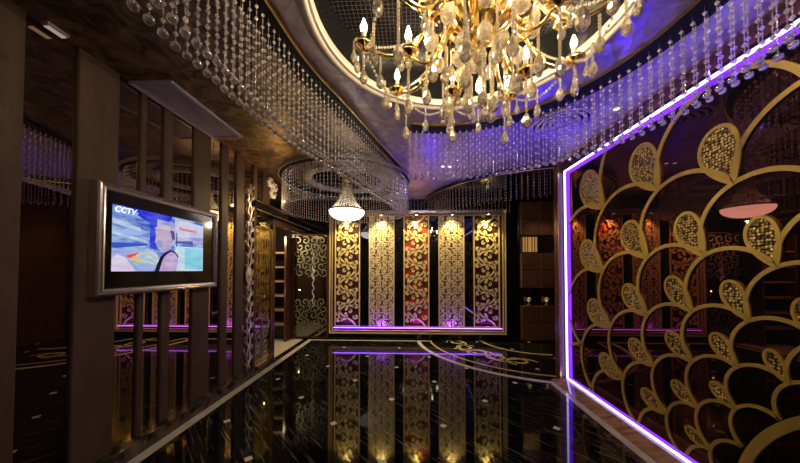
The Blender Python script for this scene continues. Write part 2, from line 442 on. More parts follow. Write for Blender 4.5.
# ------------------------------------------------------------- bead curtains
def strand_template(L, pitch=.068, rb=.0105, ball=.019):
    t = MB(); z = -.01
    oct6 = lambda c, r, h, n: ([(c[0] + r * cos(2 * pi * i / n), c[1] + r * sin(2 * pi * i / n), c[2]) for i in range(n)] + [(c[0], c[1], c[2] + h), (c[0], c[1], c[2] - h)],
                               [(i, (i + 1) % n, n) for i in range(n)] + [((i + 1) % n, i, n + 1) for i in range(n)])
    n = int((L - ball * 2 - .012) / pitch)
    for i in range(n):
        t.add(*oct6((0, 0, z - pitch * .5), rb, rb * 1.35, 6))
        for q in (.86, 1.0, 1.14): t.add(*oct6((0, 0, z - pitch * q), rb * .38, rb * .42, 5))
        z -= pitch
    t.box(-.0006, .0006, -.0006, .0006, z, 0)
    return t, z - ball * .9
def bead_curtain(name, label, paths, L, group=None, ball=.019, hook=.0, pitch=.068, rb=.0105, zt=H - .03):
    """paths: list of (points, length) ; every strand hangs plumb"""
    b = MB(); e = MB()
    cx = sum(p[0] for pl in paths for p in pl) / sum(len(pl) for pl in paths); cy = sum(p[1] for pl in paths for p in pl) / sum(len(pl) for pl in paths)
    t, zend = strand_template(L, pitch, rb, ball)
    for pl in paths:
        for (x, y) in pl:
            a = random.random() * 6.28; c, s_ = cos(a), sin(a); dz = random.uniform(-.006, .006)
            b.add([(x + u * c - v * s_, y + u * s_ + v * c, zt + w + dz) for u, v, w in t.v], t.f)
            if ball > 0:
                e.ball((x, y, zt + zend + dz), ball, 10, 7, True)
    root = b.build(name, M['crystal'], kind='stuff', label=label, cat='bead curtain', origin=(cx, cy, zt))
    if ball > 0:
        bo = e.build('end_ball', M['crystal_ball'], root); bo['kind'] = 'stuff'
    return root
def rail(name, label, path, w, z0, z1, gold=True, closed=False):
    t = thing(name, label, 'rail', (path[0][0], path[0][1], z1))
    MB().band(path, w, fl, z0, z1, closed).build('track', M['black_matt'], t)
    return t
def lip(path, off, name='lip', parent=None, closed=False, z0=H - .028, z1=H - .001, w=.014, mat='gold'):
    return MB().band(offset(path, off) if not closed else path, w, fl, z0, z1, closed).build(name, M[mat], parent)

# left curtain
t = rail('curtain_rail', 'long black ceiling track carrying the crystal curtain on the left', left_path, .17, H - .03, H - .007)
lip(left_path, -.095, 'gold_edge', t, z0=H - .034, z1=H - .002)
rows = []
for i, off in enumerate((-.05, .045)):
    q = resample(offset(left_path, off), .056)
    rows.append([p for p in q if p[1] > .45])
bead_curtain('bead_curtain', 'long band of crystal bead strings sweeping from upper left down to the ring', rows, .60)
# right arc curtain
t = rail('curtain_rail', 'curved black ceiling track around the far side of the round tray', right_path, .15, H - .03, H - .001)
lip(right_path, -.080, 'gold_edge', t, z0=H - .022, w=.009)
lip(right_path, .080, 'gold_edge', t, z0=H - .022, w=.009)
rows = [[p for p in resample(offset(right_path, .025), .066)], [p for p in resample(offset(right_path, -.035), .066)]]
bead_curtain('bead_curtain', 'curved curtain of crystal bead strings on purple ceiling at the right', rows, .56, ball=.0175, rb=.0115, pitch=.070)
# far right curtain on the black lacquer edge
bead_curtain('bead_curtain', 'thin strings of small beads under the black curved ceiling edge at the far right', [resample(offset(far_path, .05), .075), resample(offset(far_path, .22), .085)], .42, ball=.010, rb=.0075, pitch=.05, zt=H - .06)
q = [(x * .07 - 1.75, 5.62) for x in range(0, 54)]
bead_curtain('bead_curtain', 'straight row of short bead strings in front of the tops of the gold panels', [q], .34, ball=.010, rb=.0075, pitch=.05, zt=H - .07)
# ring curtain
circ = lambda r, n, ph=0: [(RC[0] + r * cos(2 * pi * (i + ph) / n), RC[1] + r * sin(2 * pi * (i + ph) / n)) for i in range(n)]
t = thing('curtain_rail', 'round black ceiling ring carrying the circular bead curtain', 'rail', (*RC, H))
MB().band(circ(.985, 72), .13, fl, H - .05, H - .007, True).build('track', M['black_matt'], t)
MB().band(circ(1.055, 72), .014, fl, H - .06, H - .007, True).build('edge', M['cream'], t)
bead_curtain('bead_curtain', 'circular curtain of crystal bead strings around the small lit chandelier', [circ(1.0, 122)], .545, ball=.015, rb=.0115, pitch=.050, zt=H - .05)
# inner ring moulding with dark mirror and short strings
S('trim_%d' % k, MB().lathe([(.57, H - .006), (.57, H - .05), (.60, H - .075), (.655, H - .07), (.685, H - .045), (.69, H - .006)], (*RC, 0), 72), M['cream']); k += 1
S('trim_%d' % k, MB().lathe([(.001, H - .012), (.575, H - .012)], (*RC, 0), 64, False), M['black_mirror']); k += 1

# -------------------------------------------------------- small chandelier
sc_ = thing('crystal_chandelier', 'small glowing basket chandelier hanging in the middle of the bead ring', 'chandelier', (*RC, H - .012))
MB().lathe([(.001, H - .012), (.09, H - .015), (.10, H - .035), (.05, H - .05), (.02, H - .06), (.001, H - .06)], (*RC, 0), 24).build('ceiling_plate', M['gold'], sc_)
MB().tube([(*RC, H - .05), (*RC, 2.60)], .012, 8).build('stem', M['gold'], sc_)
mb = MB()
for kk in range(12):                                  # crown of small drops
    a = kk * pi / 6; mb.lathe([(.001, 0), (.012, .02), (.001, .06)], (RC[0] + .09 * cos(a), RC[1] + .09 * sin(a), 2.885), 6, False)
mb.lathe([(.06, 2.83), (.085, 2.85), (.10, 2.885), (.075, 2.90)], (*RC, 0), 24)
mb.build('crown', M['crystal_warm'], sc_)
mb = MB()
for kk in range(28):
    a = 2 * pi * kk / 28; pts = []
    for j in range(15):
        u = j / 14; r = .085 + (.275 - .085) * (u ** 1.9); z = 2.85 - .36 * u
        mb.ball((RC[0] + r * cos(a), RC[1] + r * sin(a), z), .0115, 6, 4, False)
mb.build('bead_skirt', M['crystal_warm'], sc_)
MB().lathe([(.27, 2.475), (.285, 2.475), (.29, 2.49), (.285, 2.505), (.27, 2.505), (.27, 2.475)], (*RC, 0), 48).build('hoop', M['gold_bright'], sc_)
mb = MB()
for j in range(9):
    u = j / 8; r = .275 * cos(u * pi / 2 * .96); z = 2.475 - .135 * sin(u * pi / 2); nn = max(5, int(r * 2 * pi / .03))
    for q in range(nn):
        a = 2 * pi * (q + .5 * (j % 2)) / nn
        mb.ball((RC[0] + r * cos(a), RC[1] + r * sin(a), z), .0165, 6, 4, False)
mb.build('basket', M['basket'], sc_)

# ---------------------------------------------------------- big chandelier
CX, CY = .385, 1.56
ch = thing('crystal_chandelier', 'large gold arm chandelier with candle bulbs and crystal drops in the round tray', 'chandelier', (CX, CY, H + .33))
C3 = lambda r, a, z: (CX + r * cos(a), CY + r * sin(a), z)
MB().lathe([(.001, H + .335), (.16, H + .33), (.17, H + .30), (.10, H + .27), (.03, H + .25), (.001, H + .25)], (CX, CY, 0), 32).build('ceiling_plate', M['gold_bright'], ch)
prof = [(.018, 3.29), (.018, 3.22), (.04, 3.20), (.055, 3.17), (.04, 3.13), (.02, 3.11), (.02, 3.08), (.07, 3.05), (.09, 3.01), (.07, 2.97), (.035, 2.95), (.03, 2.93)]
MB().lathe(prof, (CX, CY, 0), 24).build('stem', M['gold_bright'], ch)
# ribbed bowl
mb = MB(); seg = 48
pr = [(.035, 2.795), (.085, 2.805), (.14, 2.84), (.175, 2.89), (.19, 2.93), (.20, 2.935), (.19, 2.945), (.03, 2.94)]
vs = []; fs = []
for (r, z) in pr:
    for q in range(seg):
        a = 2 * pi * q / seg; rr = r * (1 + (.045 if q % 2 else -.02)); vs.append(C3(rr, a, z))
for i in range(len(pr) - 1):
    for q in range(seg):
        l = (q + 1) % seg; fs.append((i * seg + q, i * seg + l, (i + 1) * seg + l, (i + 1) * seg + q))
mb.add(vs, fs, False).lathe([(.001, 2.755), (.02, 2.765), (.03, 2.785), (.04, 2.80)], (CX, CY, 0), 20)
mb.build('bowl', M['gold_bright'], ch)

def drop_mesh(name, chain_n, w, h, mat, bead=.0085):
    """a bead chain ending in a faceted pear drop, hanging from its own origin"""
    b = MB(); z = -.006
    for i in range(chain_n):
        b.ball((0, 0, z - bead), bead, 6, 4, False); z -= bead * 2.05
    pr = [(.0006, z), (w * .22, z - h * .10), (w * .38, z - h * .30), (w * .5, z - h * .58), (w * .46, z - h * .78), (w * .25, z - h * .95), (.0006, z - h)]
    b.lathe(pr, (0, 0, 0), 8, False)
    me = bpy.data.meshes.new(name); me.from_pydata(b.v, [], b.f); me.materials.append(mat); return me, z - h
def ball_mesh(name, chain_n, r, mat):
    b = MB(); z = -.006
    for i in range(chain_n): b.ball((0, 0, z - .007), .007, 6, 4, False); z -= .0145
    b.ball((0, 0, z - r), r, 10, 6, False, 1.12)
    me = bpy.data.meshes.new(name); me.from_pydata(b.v, [], b.f); me.materials.append(mat); return me
D = {'short': drop_mesh('short_pendant', 2, .040, .07, M['crystal_warm'])[0],
     'mid': drop_mesh('pendant', 6, .048, .088, M['crystal_warm'])[0],
     'long': drop_mesh('long_pendant', 13, .054, .098, M['crystal_warm'])[0],
     'xlong': drop_mesh('long_pendant', 19, .058, .104, M['crystal_warm'])[0],
     'thin': drop_mesh('slim_pendant', 3, .030, .10, M['crystal_warm'])[0],
     'ball': ball_mesh('crystal_ball', 1, .042, M['crystal_warm'])}
def hang(kind, p, parent=ch):
    o = bpy.data.objects.new({'ball': 'crystal_ball'}.get(kind, 'pendant'), D[kind]); COL.objects.link(o); o.parent = parent
    o.location = Vector(p) - parent_world(parent); o.rotation_euler = (0, 0, random.random() * 6)
    return o

lights = []
def arm(a, R_, zdip, zend, r0=.07, z0=2.99, thick=.0125):
    pts = smooth([(r0, z0), (r0 + .07, z0 + .035), (R_ * .38, z0 - .04), (R_ * .58, zdip + .03), (R_ * .78, zdip), (R_ * .94, zdip + .04), (R_, zend - .02), (R_, zend)], 6)
    am = MB(); am.tube([C3(r, a, z) for r, z in pts], [thick * (1.15 - .4 * i / len(pts)) for i in range(len(pts))], 8)
    # scroll under the arm
    sp = spiral(R_ * .60, zdip + .005, .055, .012, radians(100), -1.1, 16)
    am.tube([C3(r, a, z) for r, z in sp], .007, 6)
    ar = am.build('arm', M['gold_bright'], ch)
    c = C3(R_, a, 0)
    MB().lathe([(.008, zend - .03), (.02, zend - .015), (.05, zend - .004), (.062, zend + .012), (.05, zend + .008), (.018, zend + .004), (.018, zend + .01)], (c[0], c[1], 0), 16).build('drip_pan', M['gold_bright'], ar)
    MB().lathe([(.014, zend + .004), (.013, zend + .075), (.016, zend + .08), (.001, zend + .082)], (c[0], c[1], 0), 12).build('candle', M['cream'], ar)
    MB().lathe([(.001, zend + .08), (.015, zend + .095), (.019, zend + .115), (.011, zend + .142), (.001, zend + .168)], (c[0], c[1], 0), 10).build('bulb', M['bulb'], ar)
    lights.append((c[0], c[1], zend + .19))
NA = 9
for i in range(NA):
    a = 2 * pi * i / NA + .30
    arm(a, .66, 2.735, 2.80)
    hang('mid', C3(.66, a, 2.775)); hang('short', C3(.71, a + .05, 2.79)); hang('short', C3(.71, a - .06, 2.79))
    hang('short', C3(.40, a, 2.76)); hang('long' if i % 2 else 'mid', C3(.56, a + .02, 2.735))
NB = 5
for i in range(NB):
    a = 2 * pi * i / NB + .55
    arm(a, .40, 2.685, 2.745, z0=2.93, thick=.010)
    hang('long', C3(.40, a, 2.72)); hang('short', C3(.44, a + .08, 2.735))
for i in range(8):
    a = 2 * pi * i / 8 + .2
    hang('xlong' if i % 2 else 'long', C3(.20, a, 2.93 - .08)); 
for i in range(6):
    a = 2 * pi * i / 6 + .5; hang('ball', C3(.12, a, 2.80))
hang('ball', (CX, CY, 2.76)); hang('mid', (CX, CY, 2.69))
for i in range(5):
    a = 2 * pi * i / 5 + .9; hang('xlong', C3(.07, a, 2.80))
for i in range(9):
    a = 2 * pi * i / 9 + .1; hang('long', C3(.30, a, 2.80)); hang('ball', C3(.27, a + .3, 2.84))
for i in range(9):
    a = 2 * pi * i / 9 + .65; hang('mid', C3(.60, a, 2.74))
# upper tier of scrolls on the stem
for i in range(10):
    a = 2 * pi * i / 10 + .12
    pts = smooth([(.04, 3.10), (.13, 3.15), (.24, 3.10), (.30, 3.00), (.26, 2.93), (.20, 2.95), (.21, 3.00)], 6)
    MB().tube([C3(r, a, z) for r, z in pts], [.013 - .006 * q / len(pts) for q in range(len(pts))], 8).build('scroll_arm', M['gold_bright'], ch)
    hang('mid' if i % 2 else 'short', C3(.285, a, 2.96)); 
for i in range(8):
    a = 2 * pi * i / 8
    lp = [C3(.10 + .035 * cos(q * pi / 8), a, 2.90 + .06 * sin(q * pi / 8)) for q in range(16)]
    MB().tube(lp, .007, 6, True).build('ring_ornament', M['gold_bright'], ch)
# bead garlands between the arms
mb = MB()
for i in range(NA):
    a0 = 2 * pi * i / NA + .30; a1 = a0 + 2 * pi / NA
    for j in range(1, 22):
        u = j / 22; a = a0 + (a1 - a0) * u; mb.ball(C3(.655 - .05 * sin(pi * u), a, 2.80 - .12 * sin(pi * u)), .0085, 6, 4, False)
    for j in range(1, 26):
        u = j / 26; mb.ball(C3(.19 + .45 * u, a0, 2.94 - .14 * u - .07 * sin(pi * u)), .0075, 6, 4, False)
mb.build('bead_garlands', M['crystal_warm'], ch)
mb = MB()
for i in range(20):
    a = 2 * pi * i / 20
    for j in range(16): mb.ball(C3(.06 + .13 * (j / 15) ** 1.5, a, 3.16 - .22 * j / 15), .008, 6, 4, False)
mb.build('bead_skirt', M['crystal_warm'], ch)

# ------------------------------------------------------------- television
tv = thing('television', 'wide wall television in a silver frame showing a person in a black vest', 'television', (XL, 2.48, 1.31))
Y0, Y1, Z0, Z1 = 1.875, 3.10, 1.308, 2.139; XF = -2.2
mb = MB()
def frame_yz(b, y0, y1, z0, z1, w, xb, xf):
    """mitred frame with a rounded face"""
    secs = [(0, xb), (0, xf - .010), (.008, xf), (w * .35, xf + .004), (w * .5, xf - .004), (w * .62, xf + .002), (w - .008, xf - .002), (w, xf - .018)]
    corners = [(y0, z0, 1, 1), (y1, z0, -1, 1), (y1, z1, -1, -1), (y0, z1, 1, -1)]
    vs = [(x, cy + sy * d, cz + sz * d) for (cy, cz, sy, sz) in corners for d, x in secs]
    n = len(secs); fs = []
    for c in range(4):
        for i in range(n - 1): fs.append((c * n + i, c * n + i + 1, ((c + 1) % 4) * n + i + 1, ((c + 1) % 4) * n + i))
    b.add(vs, fs)
frame_yz(mb, Y0, Y1, Z0, Z1, .058, XL + .022, XF + .004)
mb.build('frame', M['silver'], tv)
MB().box(XL + .02, XF - .016, Y0 + .05, Y1 - .05, Z0 + .05, Z1 - .05).build('bezel', M['black'], tv)
# the picture: emissive shapes on the panel, u along the wall, v up
PY0, PY1, PZ0, PZ1 = 1.985, 2.893, 1.4885, 1.993
def scr(u, v, d): return (XF - .016 + d, PY0 + (PY1 - PY0) * (u + .06) / 1.075, PZ0 + (PZ1 - PZ0) * v)
def pic_mat(name, c1, c2, sc=6, st=(1, 1, 4), s=.8):
    m, nt, out = new_mat(name); L = nt.links.new
    tc = nt.nodes.new('ShaderNodeTexCoord'); mp = nt.nodes.new('ShaderNodeMapping'); mp.inputs['Scale'].default_value = st
    nz = nt.nodes.new('ShaderNodeTexNoise'); nz.inputs['Scale'].default_value = sc; nz.inputs['Detail'].default_value = 3
    r = nt.nodes.new('ShaderNodeValToRGB'); r.color_ramp.elements[0].position = .38; r.color_ramp.elements[1].position = .6
    r.color_ramp.elements[0].color = (*c1, 1); r.color_ramp.elements[1].color = (*c2, 1)
    e = nt.nodes.new('ShaderNodeEmission'); e.inputs[1].default_value = s
    L(tc.outputs['Object'], mp.inputs[0]); L(mp.outputs[0], nz.inputs[0]); L(nz.outputs[0], r.inputs[0]); L(r.outputs[0], e.inputs[0]); L(e.outputs[0], out.inputs[0])
    return m
sroot = MB().prism([(-.06, 0), (1.015, 0), (1.015, 1), (-.06, 1)], scr, .0003, .0012).build('screen', pic_mat('picture_room', (.06, .12, .62), (.42, .60, .95), 5, (1, 1, 4)), tv)
lay = [0]
def pic(poly, c1, c2=None, **kw):
    lay[0] += 1; d = .0012 + lay[0] * .00012
    MB().prism(poly, scr, .001, d).build('picture_area', pic_mat('picture_%d' % lay[0], c1, c2 or c1, **kw), sroot)
pic([(.04, 1), (.138, .92), (.30, .80), (.465, .74), (.56, .99), (.56, 1)], (.03, .03, .75), (.10, .12, .85))
pic([(-.06, .62), (.28, .5), (.28, .46), (-.06, .56)], (.75, .85, 1), (.45, .6, .95))
pic([(-.06, .80), (.2, .70), (.2, .64), (-.06, .72)], (.7, .82, 1), (.5, .62, .95))
pic([(-.06, .43), (.27, .46), (.27, .43), (-.06, .34)], (.05, .12, .6))
pic([(.293, .92), (.375, .897), (.375, .38), (.30, .38)], (.03, .05, .75), (.08, .12, .85))
pic([(.375, .9), (1.015, .86), (1.015, .55), (.375, .5)], (.35, .36, .78), (.62, .62, .9))
pic([(.59, .98), (1.015, .94), (1.015, .70), (.6, .62)], (.55, .62, .9), (.75, .80, 1))
pic([(.60, .47), (1.015, .48), (1.015, 0), (.60, 0)], (.55, .75, .98), (.75, .9, 1))
pic([(.731, .45), (1.0, .46), (1.0, .03), (.736, .03)], (.22, .68, .88), (.36, .82, .96))
pic([(.60, .555), (.849, .598), (.85, .51), (.73, .53), (.60, .515)], (.12, .14, .45))
pic([(-.06, 0), (.40, 0), (.36, .18), (.28, .33), (-.06, .35)], (.30, .38, .80), (.48, .55, .92))
pic([(-.06, .2), (-.015, .255), (.058, .215), (.155, .015), (.14, 0), (-.06, 0)], (.75, .66, .88), (.9, .8, .95))
pic([(.058, .245), (.17, .31), (.282, .371), (.33, .35), (.386, .275), (.409, .158), (.346, .105), (.285, .136), (.154, .099)], (.72, .80, .85), (.45, .62, .72), sc=14)
pic([(.058, .245), (.197, .315), (.15, .25), (.092, .203)], (.85, .12, .08))
pic([(.092, .203), (.15, .25), (.22, .18), (.12, .15)], (.9, .55, .4))
pic([(.101, .143), (.199, .117), (.22, .13), (.13, .17)], (.25, .75, .3))
pic([(.355, .70), (.376, .76), (.45, .79), (.50, .79), (.555, .74), (.578, .68), (.585, .574), (.558, .525), (.545, .414), (.503, .365), (.44, .32), (.40, .38), (.375, .45), (.352, .50), (.362, .60)], (.55, .42, .68), (.68, .54, .76), sc=9)
pic([(.365, .52), (.42, .55), (.45, .45), (.42, .40), (.37, .43)], (.35, .42, .72))
pic([(.338, .725), (.37, .77), (.402, .80), (.46, .82), (.511, .819), (.56, .77), (.571, .73), (.484, .745), (.376, .74)], (.75, .66, .78), (.6, .52, .7))
pic([(.53, .75), (.575, .73), (.592, .66), (.588, .574), (.56, .56), (.545, .65)], (.10, .08, .22), (.2, .15, .35))
pic([(.385, 0), (.42, .14), (.47, .28), (.546, .366), (.60, .34), (.629, .29), (.638, .179), (.615, 0)], (.55, .38, .68), (.72, .55, .82), sc=9)
pic([(.352, 0), (.385, .14), (.42, .255), (.48, .33), (.546, .378), (.60, .352), (.636, .30), (.642, .25), (.628, .25), (.622, .285), (.596, .325), (.546, .352), (.50, .31), (.462, .255), (.435, .168), (.405, 0)], (.012, .012, .03))
pic([(.611, .715), (.622, .715), (.624, .46), (.613, .456)], (.05, .05, .25))
def text(body, u, v, size, mat, name, parent, shear=0., sx=1.0, x=None):
    cu = bpy.data.curves.new('lettering', 'FONT'); cu.body = body; cu.size = size; cu.extrude = .0006; cu.shear = shear; cu.offset = size * .02
    tmp = bpy.data.objects.new('lettering', cu); COL.objects.link(tmp)
    dg = bpy.context.evaluated_depsgraph_get(); dg.update()
    me = bpy.data.meshes.new_from_object(tmp.evaluated_get(dg)); bpy.data.objects.remove(tmp)
    # text plane: its x runs along +Y (to the right seen from the room), its y up
    base = scr(u, v, .0045)
    w = parent_world(parent)
    for vv in me.vertices:
        a, b, c = vv.co; vv.co = (base[0] + c - w[0], base[1] + a * sx - w[1], base[2] + b - w[2])
    me.materials.clear(); me.materials.append(mat)
    o = bpy.data.objects.new(name, me); COL.objects.link(o); o.parent = parent; return o
W_ = emis('caption_white', (.85, .92, 1), 1.3)
text('CCTV', -.05, .895, .062, W_, 'caption', sroot, .25)
text('5+', .105, .89, .05, emis('caption_blue', (.35, .7, 1), .9), 'caption', sroot, .2)
text('Renaissance', .645, .775, .045, emis('caption_red', (.85, .03, .05), 1.0), 'caption', sroot, .2)
# silver badge at the top right of the bezel
bd = MB(); el = lambda cu_, cv, a, b, n=24: [(cu_ + a * cos(2 * pi * i / n), cv + b * sin(2 * pi * i / n)) for i in range(n)]
bd.prism(el(1.03, 1.115, .115, .055), scr, 0, .004)
bd2 = bd.build('badge', M['vent'], tv)
MB().band(el(1.03, 1.115, .085, .036), .012, scr, .004, .006, True).band([(.97, 1.115), (1.0, 1.13), (1.03, 1.10), (1.06, 1.13), (1.09, 1.115)], .012, scr, .004, .006).build('badge_relief', M['black'], bd2)

# -------------------------------------------------- ornament and door, left
vo = thing('carved_vine_ornament', 'tall silver twisted vine carving on the mirror beside the glass door', 'wall ornament', (XL, 3.83, .12))
mb = MB()
for ph in (0, pi):
    pts = []
    for i in range(120):
        z = .12 + (2.70 - .12) * i / 119; pts.append((XL + .03 + .012 * cos(z * 14 + ph), 3.83 + .038 * sin(z * 14 + ph), z))
    mb.tube(pts, .013, 6)
mb.build('twisted_stems', M['carved_silver'], vo)
mb = MB()
for i in range(34):
    z = .16 + i * .075; s_ = 1 if i % 2 else -1
    base = (3.83 + .02 * s_, z); pr = []
    for j in range(9):
        u = j / 8; pr.append((base[0] + s_ * .055 * sin(u * pi * .6), base[1] + .07 * u))
    mb.band(pr, [.004 + .022 * sin(pi * min(1, j / 8 + .05)) for j in range(9)], lambda u, v, d: (XL + .02 + d, u, v), .0, .03)
mb.build('leaves', M['carved_silver'], vo)
mb = MB()
mb.lathe([(.001, 0), (.10, .0), (.11, .008), (.095, .016), (.07, .014), (.05, .024), (.02, .028), (.001, .03)], (0, 0, 0), 20, True, 1, 1)
mb.v = [(XL + .035 + z, 3.80 + y * .75, 1.42 + x * 1.15) for x, y, z in mb.v]
for i in range(8):
    a = i * pi / 4; mb.ball((XL + .05, 3.80 + .075 * sin(a), 1.42 + .115 * cos(a)), .016, 6, 4)
mb.build('medallion', M['carved_silver'], vo)
fo = thing('flower_ornament', 'white crystal flower ornament high on the left wall above the door', 'wall ornament', (XL, 4.42, 2.85))
mb = MB()
for (cy, cz, r) in ((4.38, 2.90, .085), (4.52, 2.86, .075), (4.45, 2.74, .09)):
    for i in range(6):
        a = i * pi / 3; mb.ball((XL + .04, cy + r * .6 * cos(a), cz + r * .6 * sin(a)), r * .42, 8, 5)
mb.build('petals', pbr('white_glass_petal', (.95, .88, .86), .2, 0, .6), fo)
mb = MB()
for (cy, cz, r) in ((4.38, 2.90, .085), (4.52, 2.86, .075), (4.45, 2.74, .09)): mb.ball((XL + .07, cy, cz), r * .3, 8, 5)
mb.build('flower_centre', M['gold'], fo)

# door opening: header, leaf, alcove beyond
dr = MB().cbox(XL - .1, XL + .07, 3.93, 6.04, 2.37, 2.50, .01, 0, 1).box(XL - .02, XL + .075, 3.925, 6.045, 2.49, 2.515).build('door_1', M['black_mirror'], kind='structure')
MB().box(XL + .071, XL + .078, 3.93, 6.04, 2.37, 2.385).box(XL + .076, XL + .082, 3.925, 6.045, 2.495, 2.508).build('gold_edge', M['gold'], dr)
MB().box(XL - .01, XL + .035, 3.93, 3.985, 0, 2.37).build('door_jamb', M['wood'], dr)
MB().box(XL - .1, XL - .02, 4.60, 4.68, .0, 2.37).build('door_jamb', M['wood'], dr)
MB().box(XL - .1, XL - .02, 4.68, 6.04, 2.26, 2.37).build('door_head', M['wood'], dr)
lf = MB().box(XL - .055, XL - .045, 4.02, 4.58, .06, 2.14).build('glass_leaf', M['amber'], dr)
fyz = lambda u, v, d: (XL - .045 + d, u, v)
MB().band([(4.0, .03), (4.6, .03), (4.6, 2.16), (4.0, 2.16)], .045, fyz, -.015, .02, True).build('leaf_frame', M['gold'], lf)
MB().box(XL - .06, XL - .03, 3.985, 4.60, 2.18, 2.37).build('transom_glass', M['black_mirror'], lf)
mb = MB()
for (cy, cz, s_) in ((4.2, .30, 1), (4.42, .30, -1), (4.2, .50, -1), (4.42, .50, 1)):
    mb.band(spiral(cy, cz, .10, .02, pi / 2 * s_, 1.2 * s_), .016, fyz, 0, .016)
mb.band([(4.04, .14), (4.31, .40), (4.56, .14)], .014, fyz, 0, .014).band([(4.04, .66), (4.31, .40), (4.56, .66)], .014, fyz, 0, .014)
mb.band([(4.31, .12), (4.31, .70)], .014, fyz, 0, .014)
mb.build('scroll_grille', M['cream'], lf)
# bowed strings of the patterned upper glass
mb = MB()
for i in range(7):
    y = 4.08 + .075 * i
    mb.band([(y + .012 * sin(j * .9 + i), .85 + j * .06) for j in range(20)], .006, fyz, 0, .006)
mb.build('etched_lines', M['gold'], lf)
M['fret_shelf'] = pbr('tan_board', (.22, .16, .08), .4)
sh = thing('shelf_unit', 'tall shelf unit with tan boards glimpsed through the open doorway', 'shelf', (-2.92, 5.9, 0))
for x in (-3.25, -2.62): MB().box(x - .02, x + .02, 5.74, 6.04, 0, 2.2).build('side_panel', M['wood'], sh)
for z in (.36, .66, .96, 1.26, 1.56, 1.86): MB().box(-3.23, -2.64, 5.75, 6.04, z - .02, z + .015).build('shelf_board', M['fret_shelf'], sh)
S('trim_%d' % k, MB().box(-3.8, XL - .1, 3.98, 6.04, 0, .003), M['marble_white']); k += 1

# etched glass panel on the back wall, left
ep = thing('etched_glass_panel', 'dark mirror panel with etched scrolls between the doorway and the gold panels', 'panel', (-2.18, YB, .03))
fxz = lambda yy: (lambda u, v, d: (u, yy - d, v))
MB().box(-2.56, -1.80, YB - .04, YB - .001, .04, 2.27).build('glass', mirror('etched_dark_glass', (.22, .21, .20)), ep)
MB().band([(-2.56, .05), (-1.80, .05), (-1.80, 2.26), (-2.56, 2.26)], .055, fxz(YB), .0, .06, True).build('frame', M['wood'], ep)
random.seed(3)
for row in range(11):
    for c_ in range(4):
        cx = -2.45 + .175 * c_ + (.03 if row % 2 else -.02); cz = 2.14 - row * .14 - (0 if row < 6 else .50)
        if cz < .12: continue
        s_ = random.choice((-1, 1)); mb = MB().band(spiral(cx, cz, .095, .02, random.random() * 6, 1.2 * s_, 18), [.014 + .014 * sin(pi * j / 18) for j in range(19)], fxz(YB - .04), 0, .003)
        mb.build('etched_scroll', M['etching'], ep)
pc = MB()
for i in range(60):
    z = .7 + i * .02; pc.ball((-2.12 + .018 * sin(i * .7), YB - .05, z), .014 if 1.28 > z or z > 1.5 else .03, 6, 4)
pc.build('carved_pull', M['vent'], ep)

# ----------------------------------------------------- gold fretwork panels
pf = thing('panel_surround', 'thin gold frame around the five tall lit fretwork panels', 'frame', (.12, YB, .15))
MB().band([(-1.745, .155), (1.985, .155), (1.985, 2.71), (-1.745, 2.71)], .03, fxz(YB), 0, .10, True).build('outer_frame', M['fret_gold'], pf)
MB().band([(-1.70, .20), (1.94, .20), (1.94, 2.665), (-1.70, 2.665)], .012, fxz(YB), 0, .085, True).build('inner_frame', M['fret_gold'], pf)
MB().box(-1.66, 1.90, YB - .018, YB - .001, .24, 2.64).build('black_glass', M['black_mirror'], pf)
MB().box(-1.76, 2.0, YB - .14, YB - .101, 2.70, 2.76).build('cornice', M['silver'], pf)
MB().box(-1.66, 1.90, YB - .095, YB - .08, .262, .274).build('led_strip', M['led'], pf)
MB().ball((1.975, YB - .16, 2.74), .035, 12, 8).build('finial', M['silver'], pf)
def comma(b, cx, cz, r, a0, s_, w, yy, turns=.95, tail=None):
    n = 20; p = spiral(cx, cz, r, r * .22, a0, turns * s_, n)
    b.band(p, [w * (.55 + .75 * (j / n)) for j in range(n + 1)], fxz(yy), 0, .012)
    e = p[-1]; b.prism([(e[0] + w * .66 * cos(t * pi / 5), e[1] + w * .66 * sin(t * pi / 5)) for t in range(10)], fxz(yy), 0, .0125)
def s_scroll(b, cx, cz, size, rot, sd, w, yy, th=.80):
    """an S of steadily tightening curvature, a spiral at each end"""
    n = 60; pts = [(0., 0.)]; K = 2 * pi * th * 2
    for q in range(n):
        u = (q + .5) / n; t = K * u * u / 2
        pts.append((pts[-1][0] + cos(t) / n, pts[-1][1] + sin(t) / n))
    pts = [(-x, -y) for x, y in pts[::-1]] + pts[1:]
    sc = size / 1.0; c, s_ = cos(rot), sin(rot)
    pts = [(cx + sc * (x * c - y * sd * s_), cz + sc * (x * s_ + y * sd * c)) for x, y in pts]
    m = len(pts)
    b.band(pts, [w * (.75 + .45 * abs(2 * i / (m - 1) - 1) ** 2) for i in range(m)], fxz(yy), 0, .012)
    for e in (pts[0], pts[-1]): b.prism([(e[0] + w * .7 * cos(t * pi / 5), e[1] + w * .7 * sin(t * pi / 5)) for t in range(10)], fxz(yy), 0, .0125)
panels = [(-1.37, 'L'), (-.63, 'F'), (.115, 'L'), (.86, 'F'), (1.60, 'L')]
names = ['large open gold scrollwork panel, leftmost, partly behind the small chandelier',
         'pale gold panel of fine lacy scrollwork, the second panel from the left',
         'large gold scrollwork panel with red reflections behind it, middle of the five',
         'pinkish gold panel of fine lacy scrollwork, the fourth panel from the left',
         'large open gold scrollwork panel, rightmost, nearest the leather tiles']
back_red = [pbr('dark_red_backing', (.06, .016, .010), .35), None, pbr('red_reflection_backing', (.10, .018, .010), .35, noise=(3.2, .12, (.55, .05, .015), (1, 1, 1.4))), None, pbr('dark_red_backing_b', (.06, .016, .010), .35)]  # bright red patches of the middle backing are reflections put into its colour
